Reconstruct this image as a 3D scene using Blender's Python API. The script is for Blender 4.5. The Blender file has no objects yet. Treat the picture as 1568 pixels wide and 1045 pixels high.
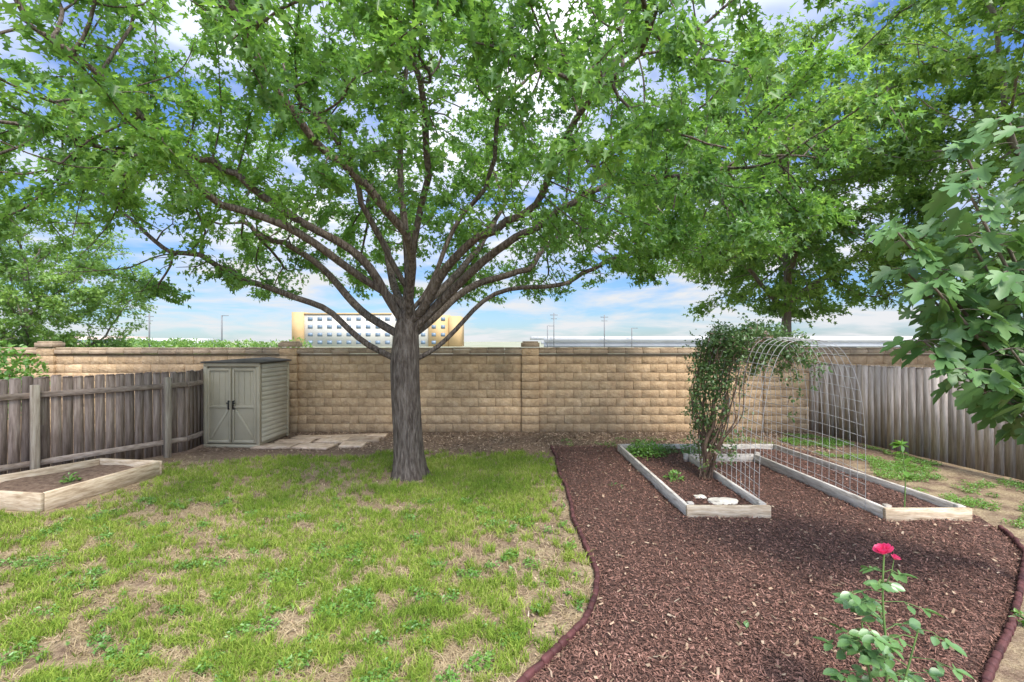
import bpy, math, random, time
import numpy as np
from mathutils import Vector, noise as mnoise
rng = np.random.default_rng(7)
random.seed(7)
sc = bpy.context.scene

# ------------------------------------------------------------------ helpers
def link(o, parent=None):
    sc.collection.objects.link(o)
    if parent is not None: o.parent = parent
    return o
def empty(name, loc=(0,0,0)):
    e = bpy.data.objects.new(name, None); e.empty_display_size = .2
    sc.collection.objects.link(e); e.location = loc
    return e
def mk(name, V, Fs, mat, parent=None, smooth=False, midx=None):
    V = np.asarray(V, dtype=np.float32).reshape(-1,3)
    if not isinstance(Fs, list): Fs = [Fs]
    Fs = [np.asarray(f, dtype=np.int32) for f in Fs if len(f)]
    me = bpy.data.meshes.new(name)
    me.vertices.add(len(V)); me.vertices.foreach_set('co', V.ravel())
    loops = np.concatenate([f.ravel() for f in Fs])
    tot = np.concatenate([np.full(len(f), f.shape[1]) for f in Fs])
    st = np.concatenate([[0], np.cumsum(tot)[:-1]]).astype(np.int32)
    me.loops.add(len(loops)); me.loops.foreach_set('vertex_index', loops)
    me.polygons.add(len(tot)); me.polygons.foreach_set('loop_start', st)
    mats = mat if isinstance(mat, (list,tuple)) else [mat]
    for m in mats: me.materials.append(m)
    if midx is not None: me.polygons.foreach_set('material_index', np.asarray(midx, dtype=np.int32))
    me.update(calc_edges=True); me.validate()
    if smooth: me.polygons.foreach_set('use_smooth', np.ones(len(me.polygons), dtype=bool))
    o = bpy.data.objects.new(name, me)
    return link(o, parent)
CUBE = np.array([[-1,-1,-1],[1,-1,-1],[1,1,-1],[-1,1,-1],[-1,-1,1],[1,-1,1],[1,1,1],[-1,1,1]])*.5
CF = np.array([[0,3,2,1],[4,5,6,7],[0,1,5,4],[1,2,6,5],[2,3,7,6],[3,0,4,7]])
class Boxes:
    def __init__(s): s.V=[]; s.F=[]; s.n=0; s.M=[]
    def add(s, c, size, rz=0, rx=0, ry=0, m=0, mod=None):
        v = CUBE*np.array(size)
        if mod is not None: v = mod(v)
        if ry: a=ry; v = v@np.array([[math.cos(a),0,-math.sin(a)],[0,1,0],[math.sin(a),0,math.cos(a)]])
        if rx: a=rx; v = v@np.array([[1,0,0],[0,math.cos(a),math.sin(a)],[0,-math.sin(a),math.cos(a)]])
        if rz: a=rz; v = v@np.array([[math.cos(a),math.sin(a),0],[-math.sin(a),math.cos(a),0],[0,0,1]])
        s.V.append(v+np.array(c)); s.F.append(CF+s.n); s.n+=8; s.M += [m]*6
    def make(s, name, mat, parent=None, bevel=0, seg=1):
        o = mk(name, np.concatenate(s.V), np.concatenate(s.F), mat, parent, midx=s.M)
        if bevel:
            b=o.modifiers.new('b','BEVEL'); b.width=bevel; b.segments=seg; b.limit_method='NONE'
        return o
def lattice(seed):
    return np.random.default_rng(seed).random((64,64))
def vn(x, y, s, seed=1, oct=3):
    out=0; amp=1; tot=0
    for o in range(oct):
        L=lattice(seed+o); u=np.asarray(x)*s; v=np.asarray(y)*s
        i=np.floor(u).astype(int); j=np.floor(v).astype(int); fu=u-i; fv=v-j
        fu=fu*fu*(3-2*fu); fv=fv*fv*(3-2*fv)
        g=lambda a,b: L[a%64,b%64]
        val=(g(i,j)*(1-fu)+g(i+1,j)*fu)*(1-fv)+(g(i,j+1)*(1-fu)+g(i+1,j+1)*fu)*fv
        out=out+amp*val; tot+=amp; amp*=.5; s*=2.1
    return out/tot

# ------------------------------------------------------------------ materials
def newmat(name):
    m = bpy.data.materials.new(name); m.use_nodes=True
    nt=m.node_tree; nt.nodes.clear()
    out=nt.nodes.new('ShaderNodeOutputMaterial')
    return m, nt, out
def ramp(nt, cols):
    r=nt.nodes.new('ShaderNodeValToRGB'); e=r.color_ramp.elements
    while len(e)<len(cols): e.new(.5)
    for k,(p,c) in enumerate(cols): e[k].position=p; e[k].color=(*c,1)
    return r
def nm(name, cols, scale=5, stretch=(1,1,1), rough=.85, bump=.3, bscale=None, bdist=.02, island=0.0, detail=4, spec=.3, metal=0, big=0.0, coords='Object', foot=0.0):
    m,nt,out=newmat(name); N=nt.nodes; L=nt.links
    tc=N.new('ShaderNodeTexCoord'); mp=N.new('ShaderNodeMapping'); mp.inputs['Scale'].default_value=stretch
    L.new(tc.outputs[coords], mp.inputs[0])
    geo=N.new('ShaderNodeNewGeometry')
    if island:
        ad=N.new('ShaderNodeVectorMath'); ad.operation='SCALE'; 
        cmb=N.new('ShaderNodeCombineXYZ')
        for k in range(3): L.new(geo.outputs['Random Per Island'], cmb.inputs[k])
        L.new(cmb.outputs[0], ad.inputs[0]); ad.inputs['Scale'].default_value=37.
        ad2=N.new('ShaderNodeVectorMath'); L.new(mp.outputs[0],ad2.inputs[0]); L.new(ad.outputs[0],ad2.inputs[1]); src=ad2.outputs[0]
    else: src=mp.outputs[0]
    no=N.new('ShaderNodeTexNoise'); no.inputs['Scale'].default_value=scale; no.inputs['Detail'].default_value=detail; no.inputs['Roughness'].default_value=.65
    L.new(src,no.inputs['Vector'])
    r=ramp(nt,cols); L.new(no.outputs['Fac'],r.inputs[0]); col=r.outputs[0]
    if big:
        n2=N.new('ShaderNodeTexNoise'); n2.inputs['Scale'].default_value=.9; n2.inputs['Detail'].default_value=3
        L.new(tc.outputs['Object'],n2.inputs['Vector'])
        mr=N.new('ShaderNodeMapRange'); mr.inputs[1].default_value=.3; mr.inputs[2].default_value=.7; mr.inputs[3].default_value=1-big; mr.inputs[4].default_value=1+big
        L.new(n2.outputs['Fac'],mr.inputs[0])
        h=N.new('ShaderNodeHueSaturation'); L.new(mr.outputs[0],h.inputs['Value']); L.new(col,h.inputs['Color']); col=h.outputs[0]
    if foot:   # colour gets darker towards the bottom
        sz=N.new('ShaderNodeSeparateXYZ'); L.new(tc.outputs['Object'],sz.inputs[0])
        mr=N.new('ShaderNodeMapRange'); mr.inputs[1].default_value=0; mr.inputs[2].default_value=.45; mr.inputs[3].default_value=1-foot; mr.inputs[4].default_value=1
        L.new(sz.outputs[2],mr.inputs[0])
        h=N.new('ShaderNodeHueSaturation'); L.new(mr.outputs[0],h.inputs['Value']); L.new(col,h.inputs['Color']); col=h.outputs[0]
    if island:
        mr=N.new('ShaderNodeMapRange'); mr.inputs[3].default_value=1-island; mr.inputs[4].default_value=1+island
        L.new(geo.outputs['Random Per Island'],mr.inputs[0])
        h=N.new('ShaderNodeHueSaturation'); L.new(mr.outputs[0],h.inputs['Value']); L.new(col,h.inputs['Color']); col=h.outputs[0]
    p=N.new('ShaderNodeBsdfPrincipled'); L.new(col,p.inputs['Base Color']); p.inputs['Roughness'].default_value=rough
    p.inputs['Specular IOR Level'].default_value=spec; p.inputs['Metallic'].default_value=metal
    if bump:
        nb=N.new('ShaderNodeTexNoise'); nb.inputs['Scale'].default_value=bscale or scale*2; nb.inputs['Detail'].default_value=3
        L.new(src,nb.inputs['Vector'])
        b=N.new('ShaderNodeBump'); b.inputs['Strength'].default_value=bump; b.inputs['Distance'].default_value=bdist
        L.new(nb.outputs['Fac'],b.inputs['Height']); L.new(b.outputs[0],p.inputs['Normal'])
    L.new(p.outputs[0],out.inputs[0])
    return m
def leafmat(name, cols, tcol=1.5, trans=.45, rough=.45, nscale=.6, spec=.05, mixn=.5):
    m,nt,out=newmat(name); N=nt.nodes; L=nt.links
    geo=N.new('ShaderNodeNewGeometry'); tc=N.new('ShaderNodeTexCoord')
    no=N.new('ShaderNodeTexNoise'); no.inputs['Scale'].default_value=nscale; no.inputs['Detail'].default_value=1
    L.new(tc.outputs['Object'],no.inputs['Vector'])
    mr=N.new('ShaderNodeMapRange'); mr.inputs[1].default_value=.3; mr.inputs[2].default_value=.7
    L.new(no.outputs['Fac'],mr.inputs[0])
    mx=N.new('ShaderNodeMix'); mx.inputs[0].default_value=mixn
    L.new(geo.outputs['Random Per Island'],mx.inputs[2]); L.new(mr.outputs[0],mx.inputs[3])
    r=ramp(nt,cols); L.new(mx.outputs[0],r.inputs[0])
    p=N.new('ShaderNodeBsdfDiffuse'); L.new(r.outputs[0],p.inputs['Color'])
    t=N.new('ShaderNodeBsdfTranslucent')
    h=N.new('ShaderNodeHueSaturation'); h.inputs['Hue'].default_value=.485; h.inputs['Saturation'].default_value=1.05; h.inputs['Value'].default_value=tcol
    L.new(r.outputs[0],h.inputs['Color']); L.new(h.outputs[0],t.inputs['Color'])
    ms=N.new('ShaderNodeMixShader'); ms.inputs[0].default_value=trans
    L.new(p.outputs[0],ms.inputs[1]); L.new(t.outputs[0],ms.inputs[2])
    res=ms
    if spec:
        gl=N.new('ShaderNodeBsdfGlossy'); gl.inputs['Roughness'].default_value=rough; gl.inputs['Color'].default_value=(1,1,1,1)
        m2=N.new('ShaderNodeMixShader'); m2.inputs[0].default_value=spec
        L.new(ms.outputs[0],m2.inputs[1]); L.new(gl.outputs[0],m2.inputs[2]); res=m2
    L.new(res.outputs[0],out.inputs[0])
    return m

M_leaf = leafmat('maple_leaf', [(0,(.06,.145,.032)),(.5,(.115,.245,.045)),(1,(.215,.385,.07))], tcol=1.95, trans=.45, spec=.035)
M_leaf2 = leafmat('shade_leaf', [(0,(.075,.155,.035)),(.5,(.135,.25,.05)),(1,(.26,.40,.08))], tcol=1.8, trans=.45, spec=.035)
M_fig = leafmat('fig_leaf', [(0,(.06,.15,.035)),(.5,(.105,.22,.055)),(1,(.17,.30,.09))], tcol=1.5, trans=.28, rough=.5, spec=.05)
M_rose = leafmat('rose_leaf', [(0,(.065,.14,.04)),(.6,(.12,.21,.06)),(1,(.22,.25,.09))], trans=.3)
M_roseb = leafmat('rosebush_leaf', [(0,(.08,.17,.05)),(.6,(.13,.25,.075)),(1,(.20,.33,.11))], trans=.25, tcol=1.3, rough=.4, spec=.06)
M_weed = leafmat('weed_leaf', [(0,(.08,.19,.035)),(.6,(.14,.29,.045)),(1,(.22,.37,.06))], trans=.3)
M_grass = leafmat('grass_blade', [(0,(.10,.18,.03)),(.45,(.215,.32,.05)),(.72,(.33,.42,.075)),(1,(.47,.44,.17))], trans=.3, tcol=1.3, nscale=1.2, spec=0, mixn=.35)
M_straw = leafmat('dry_grass', [(0,(.25,.18,.10)),(.6,(.44,.345,.205)),(1,(.56,.47,.31))], trans=.12, tcol=1.1, spec=0)
M_bark = nm('bark', [(.32,(.055,.040,.030)),(.47,(.125,.096,.074)),(.70,(.235,.195,.158))], scale=8, stretch=(3.6,3.6,.6), bump=1., bscale=10, bdist=.07)
M_bark2= nm('bark_far', [(.3,(.10,.08,.06)),(.7,(.26,.22,.18))], scale=6, stretch=(2,2,.5), bump=.6)
M_soil = nm('soil', [(.3,(.08,.05,.034)),(.5,(.17,.11,.075)),(.7,(.27,.195,.135))], scale=14, bump=.8, bscale=40, bdist=.03)
M_mulch= nm('mulch_base', [(.3,(.04,.021,.016)),(.5,(.09,.048,.036)),(.7,(.18,.10,.078))], scale=30, bump=1, bscale=60, bdist=.03)
M_chip = nm('mulch_chip', [(.3,(.075,.038,.028)),(.5,(.175,.09,.067)),(.75,(.33,.195,.15))], scale=4, bump=0, island=.6, rough=.9, spec=.15)
M_litter= nm('dead_leaf', [(.3,(.16,.10,.06)),(.5,(.32,.22,.145)),(.8,(.52,.43,.32))], scale=4, bump=0, island=.4)
M_block= nm('wall_block', [(.25,(.36,.235,.13)),(.5,(.50,.345,.20)),(.75,(.63,.465,.29))], scale=7, bump=.8, bscale=24, bdist=.025, island=.10, big=.16, foot=.28)
M_cap = nm('wall_cap', [(.25,(.24,.175,.12)),(.5,(.36,.265,.175)),(.75,(.46,.35,.24))], scale=5, bump=.6, bscale=25, island=.1, big=.14)
M_mortar=nm('mortar', [(.3,(.28,.19,.11)),(.7,(.40,.285,.175))], scale=14, bump=.4)
def woodmat(name, a,b,c,isl=.22, stretch=(9,9,.7),foot=0.):
    return nm(name, [(.28,a),(.5,b),(.74,c)], scale=3.2, stretch=stretch, bump=.6, bscale=9, bdist=.01, island=isl, rough=.9, spec=.15, foot=foot)
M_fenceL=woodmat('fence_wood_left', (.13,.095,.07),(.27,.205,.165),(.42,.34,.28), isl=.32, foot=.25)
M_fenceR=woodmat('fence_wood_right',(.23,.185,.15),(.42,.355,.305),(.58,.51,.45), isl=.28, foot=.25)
M_postN=woodmat('post_wood',(.17,.13,.09),(.33,.27,.20),(.46,.40,.31), isl=.35)
M_rail=woodmat('rail_wood',(.16,.12,.09),(.31,.24,.19),(.44,.36,.30), stretch=(2,2,9))
M_timb=woodmat('bed_timber',(.25,.18,.11),(.46,.36,.25),(.62,.53,.40), isl=.14, stretch=(1.3,1.3,9))
M_timb2=woodmat('bed_timber_grey',(.27,.23,.19),(.46,.42,.37),(.62,.58,.52), isl=.15, stretch=(1.3,1.3,9))
M_shed=nm('shed_panel', [(.3,(.37,.315,.21)),(.7,(.42,.36,.25))], scale=3, bump=.12, bscale=120, bdist=.003, rough=.6)
M_shed_lit=nm('shed_side_lit', [(.3,(.46,.41,.31)),(.7,(.52,.47,.36))], scale=3, bump=.1, bscale=120, bdist=.003, rough=.6)  # light falling on the shed's side is put into this paler colour
M_roof=nm('shed_roof', [(.3,(.06,.055,.045)),(.7,(.10,.09,.075))], scale=5, bump=.1, rough=.8)
M_black=nm('black_plastic', [(.3,(.012,.012,.012)),(.7,(.02,.02,.02))], scale=5, bump=0, rough=.4)
M_stone=nm('flagstone', [(.3,(.34,.235,.155)),(.5,(.52,.38,.265)),(.7,(.66,.52,.39))], scale=5, bump=.5, bscale=18, island=.3)
M_rock=nm('pale_rock', [(.3,(.5,.45,.37)),(.7,(.72,.66,.56))], scale=7, bump=.5)
M_edge=nm('edging_rubber', [(.3,(.05,.018,.018)),(.7,(.12,.045,.042))], scale=8, bump=.3, island=.25, rough=.7)
M_wire=nm('galvanised_wire', [(.3,(.36,.35,.34)),(.7,(.52,.51,.50))], scale=5, bump=0, rough=.5)
M_stem=nm('rose_stem', [(.3,(.12,.075,.045)),(.7,(.26,.17,.12))], scale=9, bump=.3)
M_gstem=nm('green_stem', [(.3,(.10,.18,.05)),(.7,(.18,.28,.08))], scale=9, bump=0, rough=.5)
M_pink=leafmat('rose_petal', [(0,(.72,.05,.15)),(.6,(.84,.13,.27)),(1,(.90,.34,.34))], trans=.3, tcol=1.1, spec=.01)
M_pale=leafmat('faded_petal', [(0,(.45,.25,.22)),(1,(.65,.5,.4))], trans=.2, tcol=1.1)
M_white=nm('hotel_white', [(.3,(.54,.51,.44)),(.7,(.60,.57,.50))], scale=.3, bump=0)
M_tan=nm('hotel_tan', [(.3,(.50,.33,.15)),(.7,(.57,.39,.20))], scale=.3, bump=0)
M_glass=nm('hotel_glass', [(.3,(.12,.17,.22)),(.7,(.20,.25,.30))], scale=.3, bump=0, rough=.3)
M_conc=nm('concrete', [(.3,(.50,.49,.47)),(.7,(.60,.59,.57))], scale=.4, bump=.1)
M_conc2=nm('concrete_dark', [(.3,(.28,.29,.29)),(.7,(.36,.37,.37))], scale=.4, bump=.1)
M_pinkb=nm('stucco_pink', [(.3,(.50,.38,.32)),(.7,(.57,.45,.38))], scale=.4, bump=0)
M_pole=nm('pole', [(.3,(.16,.16,.16)),(.7,(.22,.22,.22))], scale=.4, bump=0)

# ------------------------------------------------------------------ ground
def ground_mat():
    m,nt,out=newmat('yard_ground'); N=nt.nodes; L=nt.links
    tc=N.new('ShaderNodeTexCoord')
    def noi(s,d=5): 
        n=N.new('ShaderNodeTexNoise'); n.inputs['Scale'].default_value=s; n.inputs['Detail'].default_value=d; n.inputs['Roughness'].default_value=.65
        L.new(tc.outputs['Object'],n.inputs['Vector']); return n
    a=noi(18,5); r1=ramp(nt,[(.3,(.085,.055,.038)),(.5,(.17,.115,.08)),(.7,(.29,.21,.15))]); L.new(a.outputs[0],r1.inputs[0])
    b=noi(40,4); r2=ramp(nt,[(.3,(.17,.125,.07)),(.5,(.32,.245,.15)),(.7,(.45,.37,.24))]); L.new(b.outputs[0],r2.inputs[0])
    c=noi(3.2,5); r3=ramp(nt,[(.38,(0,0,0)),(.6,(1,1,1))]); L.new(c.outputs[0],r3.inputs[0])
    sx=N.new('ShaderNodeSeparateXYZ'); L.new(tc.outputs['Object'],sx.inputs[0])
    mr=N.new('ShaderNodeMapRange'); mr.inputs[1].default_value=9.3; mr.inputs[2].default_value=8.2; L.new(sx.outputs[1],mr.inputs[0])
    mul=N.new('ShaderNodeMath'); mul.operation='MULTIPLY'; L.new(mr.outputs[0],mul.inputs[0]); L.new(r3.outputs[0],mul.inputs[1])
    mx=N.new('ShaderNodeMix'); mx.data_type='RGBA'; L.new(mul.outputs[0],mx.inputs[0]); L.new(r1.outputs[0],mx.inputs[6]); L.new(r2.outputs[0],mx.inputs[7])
    mr2=N.new('ShaderNodeMapRange'); mr2.inputs[1].default_value=12; mr2.inputs[2].default_value=14; L.new(sx.outputs[1],mr2.inputs[0])
    f=noi(.05,4); r4=ramp(nt,[(.35,(.20,.23,.14)),(.65,(.36,.345,.27))]); L.new(f.outputs[0],r4.inputs[0])
    mx2=N.new('ShaderNodeMix'); mx2.data_type='RGBA'; L.new(mr2.outputs[0],mx2.inputs[0]); L.new(mx.outputs[2],mx2.inputs[6]); L.new(r4.outputs[0],mx2.inputs[7])
    p=N.new('ShaderNodeBsdfPrincipled'); p.inputs['Roughness'].default_value=.95; p.inputs['Specular IOR Level'].default_value=.1
    L.new(mx2.outputs[2],p.inputs['Base Color'])
    bn=noi(45,3); bp=N.new('ShaderNodeBump'); bp.inputs['Strength'].default_value=.8; bp.inputs['Distance'].default_value=.02
    L.new(bn.outputs[0],bp.inputs['Height']); L.new(bp.outputs[0],p.inputs['Normal']); L.new(p.outputs[0],out.inputs[0])
    return m
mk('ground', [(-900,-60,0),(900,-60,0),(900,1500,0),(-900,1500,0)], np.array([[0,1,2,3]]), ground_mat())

LX = np.array([[2.0,-.75],[2.5,-.28],[2.75,-.1],[3.04,.086],[3.26,.29],[3.63,.545],[3.9,.68],[4.1,.74],[4.44,.77],[5.34,.765],[6.68,.78],[9.88,.81],[10.2,.85]])
RX = np.array([[2.0,1.9],[3.04,2.96],[3.6,3.7],[4.2,4.4],[4.85,5.14],[5.4,5.5],[5.9,5.7],[9.3,5.7],[10.2,5.5]])
lx = lambda y: np.interp(y, LX[:,0], LX[:,1]); rx_ = lambda y: np.interp(y, RX[:,0], RX[:,1])
ny,nx=170,110
ys=np.linspace(2.0,9.9,ny); us=np.linspace(0,1,nx)
Y,U=np.meshgrid(ys,us,indexing='ij'); X=lx(Y)+(rx_(Y)-lx(Y))*U
edge=np.minimum(1,np.minimum(np.minimum(U,1-U)*12,(9.9-Y)*2))
Z=.004+edge*(.012+.055*vn(X,Y,2.2,5)+.02*vn(X,Y,9,9))
idx=np.arange(ny*nx).reshape(ny,nx)
F=np.stack([idx[:-1,:-1],idx[:-1,1:],idx[1:,1:],idx[1:,:-1]],-1).reshape(-1,4)
mulch=empty('mulch_bed')
mk('mulch_surface', np.stack([X,Y,Z],-1).reshape(-1,3), F, M_mulch, mulch, smooth=True)
def mz(x,y):
    u=(x-lx(y))/(rx_(y)-lx(y)); e=np.clip(np.minimum(np.minimum(u,1-u)*12,(9.9-y)*2),0,1)
    return .004+e*(.012+.055*vn(x,y,2.2,5)+.02*vn(x,y,9,9))
def rotmats(n, tilt):
    yaw=rng.random(n)*2*np.pi; a=rng.normal(0,tilt,n); b=rng.normal(0,tilt,n)
    d=np.stack([np.cos(yaw)*np.cos(a),np.sin(yaw)*np.cos(a),np.sin(a)],-1)
    s=np.stack([-np.sin(yaw),np.cos(yaw),np.tan(b)],-1); s/=np.linalg.norm(s,axis=1)[:,None]
    return d,s
def chips(name,P,lw,mat,parent,tilt=.35):
    n=len(P); d,s=rotmats(n,tilt); l=lw[0]*(.35+rng.random(n)**1.6*1.1)[:,None]; w=lw[1]*(.4+rng.random(n)*.9)[:,None]
    k=rng.normal(0,.25,(4,n,1))
    V=np.stack([P-d*l*(1+k[0])-s*w*.6, P+d*l*.8-s*w*(1+k[1]), P+d*l*(1+k[2])+s*w*.6, P-d*l*.7+s*w*(1+k[3])],1)
    return mk(name,V.reshape(-1,3),np.arange(4*n).reshape(-1,4),mat,parent)
n=100000; y=2.3+7.6*rng.random(n)**1.35; x=lx(y)+(rx_(y)-lx(y))*rng.random(n)
chips('mulch_chips',np.stack([x,y,mz(x,y)+.008+rng.random(n)*.012],-1),(.017,.0045),M_chip,mulch)
n=1300; y=2.5+7.3*rng.random(n)**1.2; x=lx(y)+(rx_(y)-lx(y))*rng.random(n)
chips('mulch_litter',np.stack([x,y,mz(x,y)+.022],-1),(.02,.010),M_litter,mulch)
n=9000; x=-6.2+13*rng.random(n); y=9.3+2.0*rng.random(n)**.8
chips('leaf_litter',np.stack([x,y,.008+rng.random(n)*.012],-1),(.028,.014),M_litter,None)
n=9000; x=-.1-6.5*rng.random(n); x=np.where(rng.random(n)<.3, .0+.75*rng.random(n), x); y=2.6+6.5*rng.random(n)
chips('lawn_litter',np.stack([x,y,.008+rng.random(n)*.01],-1),(.018,.007),M_litter,None)

# edging
edg=Boxes()
def sweep_edging(pts):
    pts=np.array(pts); seg=np.linalg.norm(np.diff(pts,axis=0),axis=1); s=np.concatenate([[0],np.cumsum(seg)])
    t=np.arange(0,s[-1],.105); px=np.interp(t,s,pts[:,0]); py=np.interp(t,s,pts[:,1])
    for i in range(len(t)-1):
        a=math.atan2(py[i+1]-py[i],px[i+1]-px[i])
        edg.add(((px[i]+px[i+1])/2,(py[i]+py[i+1])/2,.025+random.uniform(-.010,.012)),(.101,.045,.065),rz=a+random.uniform(-.12,.12),rx=random.uniform(-.2,.2))
yy=np.linspace(2.2,9.8,70); sweep_edging(np.stack([lx(yy)-.01+.02*np.sin(yy*3)+.01*np.sin(yy*7.3),yy],-1))
yy=np.linspace(2.2,5.6,30); sweep_edging(np.stack([rx_(yy)+.02,yy],-1))
edg.make('garden_edging',M_edge,None,bevel=.016,seg=2)

# ------------------------------------------------------------------ grass
def grass(name,P,h,w,mat,spread=.5,parent=None):
    n=len(P); yaw=rng.random(n)*2*np.pi; lean=rng.normal(0,spread,(n,2))
    hh=h*(.45+.9*rng.random(n)); ww=w*(.6+.7*rng.random(n))
    side=np.stack([np.cos(yaw),np.sin(yaw),0*yaw],-1)*ww[:,None]*.5
    m=P+np.stack([lean[:,0]*hh*.3,lean[:,1]*hh*.3,hh*.55],-1)
    t=P+np.stack([lean[:,0]*hh*.95,lean[:,1]*hh*.95,hh*(1-.3*np.minimum(1,np.hypot(lean[:,0],lean[:,1])))],-1)
    V=np.stack([P-side,P+side,m+side*.85,m-side*.85,t],1).reshape(-1,3)
    b=np.arange(n)[:,None]*5
    return mk(name,V,[b+np.array([0,1,2,3]),b+np.array([3,2,4])],mat,parent)
lawn=empty('lawn')
def lawn_pts(n, thr, seed, nearb=1.3, gw=1.):
    y=2.4+7.4*rng.random(n)**nearb; xl=np.maximum(-y*1.09-.3,-8.6); x=xl+(lx(y)-.05-xl)*rng.random(n)
    d=vn(x,y,1.3,seed,2)*.24+vn(x,y,5,seed+7,2)*.34+vn(x,y,15,seed+17,2)*.42
    g=gw*np.exp(-((x+.4)**2/3.5+(y-7.9)**2/2.0))*.16 - np.exp(-((lx(y)-x)/.28))*.14 - np.clip(y-8.7,0,2)*.25
    g-= .3*np.exp(-((x+1.62)**2+(y-7.65)**2)/.14)
    g-= .03*np.clip((5.2-y)/2,0,1)
    bed=(x<-5.55)&(y>6.0)&(y<7.8)
    fence=x< -6.2-(9.4-y)*.59+.15
    g-= np.where(bed|fence,1,0); g-=np.where((x<-2.6)&(y>9.0),.3,0); g-=np.where((x<-4.4)&(y>8.2+.35*(x+6.5)),.25,0)
    k=(d+g+rng.normal(0,.03,n))>thr
    return x[k],y[k]
x,y=lawn_pts(68000,.492,11)
rep=6; X2=np.repeat(x,rep)+rng.normal(0,.013,len(x)*rep); Y2=np.repeat(y,rep)+rng.normal(0,.013,len(x)*rep)
grass('grass_blades',np.stack([X2,Y2,0*X2],-1),.078,.0065,M_grass,.55,lawn)
x,y=lawn_pts(110000,.40,31,gw=-.6)
grass('dry_blades',np.stack([x,y,0*x],-1),.042,.006,M_straw,1.7,lawn)

# ------------------------------------------------------------------ leaves
def half(pts, fold):
    pts=np.array(pts,float); k=len(pts)
    R=np.c_[pts, fold*np.abs(pts[:,0])]; Lf=R[1:-1]*np.array([-1,1,1])
    V=np.vstack([R,Lf]); f1=list(range(k)); f2=[0]+[k-1]+list(range(k+len(Lf)-1,k-1,-1))
    return V,np.array([f1,f2])
T_maple=half([(0,0),(.30,.06),(.14,.30),(.44,.55),(.12,.60),(0,1)],.25)
T_oval=half([(0,0),(.26,.3),(.26,.6),(0,1)],.25)
T_fig=half([(0,0.05),(.20,-.08),(.44,.08),(.50,.26),(.36,.36),(.21,.40),(.40,.60),(.44,.80),(.28,.86),(.15,.66),(.17,.95),(0,1.14)],.2)
def leaves(name,P,D,Nn,size,tpl,mat,parent=None):
    T,Fc=tpl; n=len(P)
    D=D/np.linalg.norm(D,axis=1)[:,None]; Xa=np.cross(D,Nn); Xa/=np.linalg.norm(Xa,axis=1)[:,None]+1e-9; Za=np.cross(Xa,D)
    s=np.asarray(size).reshape(-1,1,1)
    droop=(-.25*T[:,1]**2+T[:,2])
    V=P[:,None,:]+s*(T[None,:,0:1]*Xa[:,None,:]+T[None,:,1:2]*D[:,None,:]+droop[None,:,None]*Za[:,None,:])
    F=(np.arange(n)[:,None,None]*len(T)+Fc[None]).reshape(-1,Fc.shape[1])
    return mk(name,V.reshape(-1,3),F,mat,parent)

def weedpts(n,x0,x1,y0,y1,thr,seed,s=2.5):
    x=x0+(x1-x0)*rng.random(n); y=y0+(y1-y0)*rng.random(n); k=vn(x,y,s,seed,3)>thr; return x[k],y[k]
x,y=weedpts(120000,-5.5,.8,2.6,6.5,.68,71,s=5); k=x<lx(y)-.1; x,y=x[k],y[k]
xb,yb=weedpts(40000,5.75,7.7,5.5,11,.54,81); k=xb<7.6-(yb-7.3)*.17; xb,yb=xb[k],yb[k]
xc,yc=weedpts(6000,.9,5.5,9.5,10.6,.6,91)
x=np.r_[x,xb,xc]; y=np.r_[y,yb,yc]; n=len(x)
d=np.c_[rng.normal(0,1,(n,2)),rng.normal(.2,.4,n)]; nn=np.c_[rng.normal(0,.4,(n,2)),np.ones(n)]
leaves('weeds',np.c_[x,y,.015+.045*rng.random(n)],d,nn,.016+.02*rng.random(n),T_oval,M_weed)

# ------------------------------------------------------------------ trees
def tube(paths, radii, sides_fn):
    VV=[];FF=[];n=0
    for P,R in zip(paths,radii):
        P=np.asarray(P); m=len(P)
        if m<2: continue
        T=np.gradient(P,axis=0); T/=np.linalg.norm(T,axis=1)[:,None]+1e-9
        k=sides_fn(max(R)); ref=np.array([1,0,0]) if abs(T[0][0])<.8 else np.array([0,1,0])
        A=[]; a=np.cross(T[0],ref); a/=np.linalg.norm(a)
        for t in T:
            a=a-t*np.dot(a,t); a/=np.linalg.norm(a)+1e-9; A.append(a)
        A=np.array(A); B=np.cross(T,A); th=np.arange(k)*2*np.pi/k
        ring=P[:,None,:]+np.asarray(R)[:,None,None]*(np.cos(th)[None,:,None]*A[:,None,:]+np.sin(th)[None,:,None]*B[:,None,:])
        VV.append(ring.reshape(-1,3)); i=np.arange(m*k).reshape(m,k)+n; j=np.roll(i,-1,axis=1)
        FF.append(np.stack([i[:-1],j[:-1],j[1:],i[1:]],-1).reshape(-1,4)); n+=m*k
    return np.concatenate(VV),np.concatenate(FF)
def resample(pl,step):
    pl=np.array(pl,float); s=np.r_[0,np.cumsum(np.linalg.norm(np.diff(pl,axis=0),axis=1))]
    t=np.linspace(0,s[-1],max(2,int(s[-1]/step)+1)); q=np.stack([np.interp(t,s,pl[:,k]) for k in range(3)],-1)
    for _ in range(3): q[1:-1]=q[1:-1]*.5+.25*(q[:-2]+q[2:])
    return q
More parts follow.
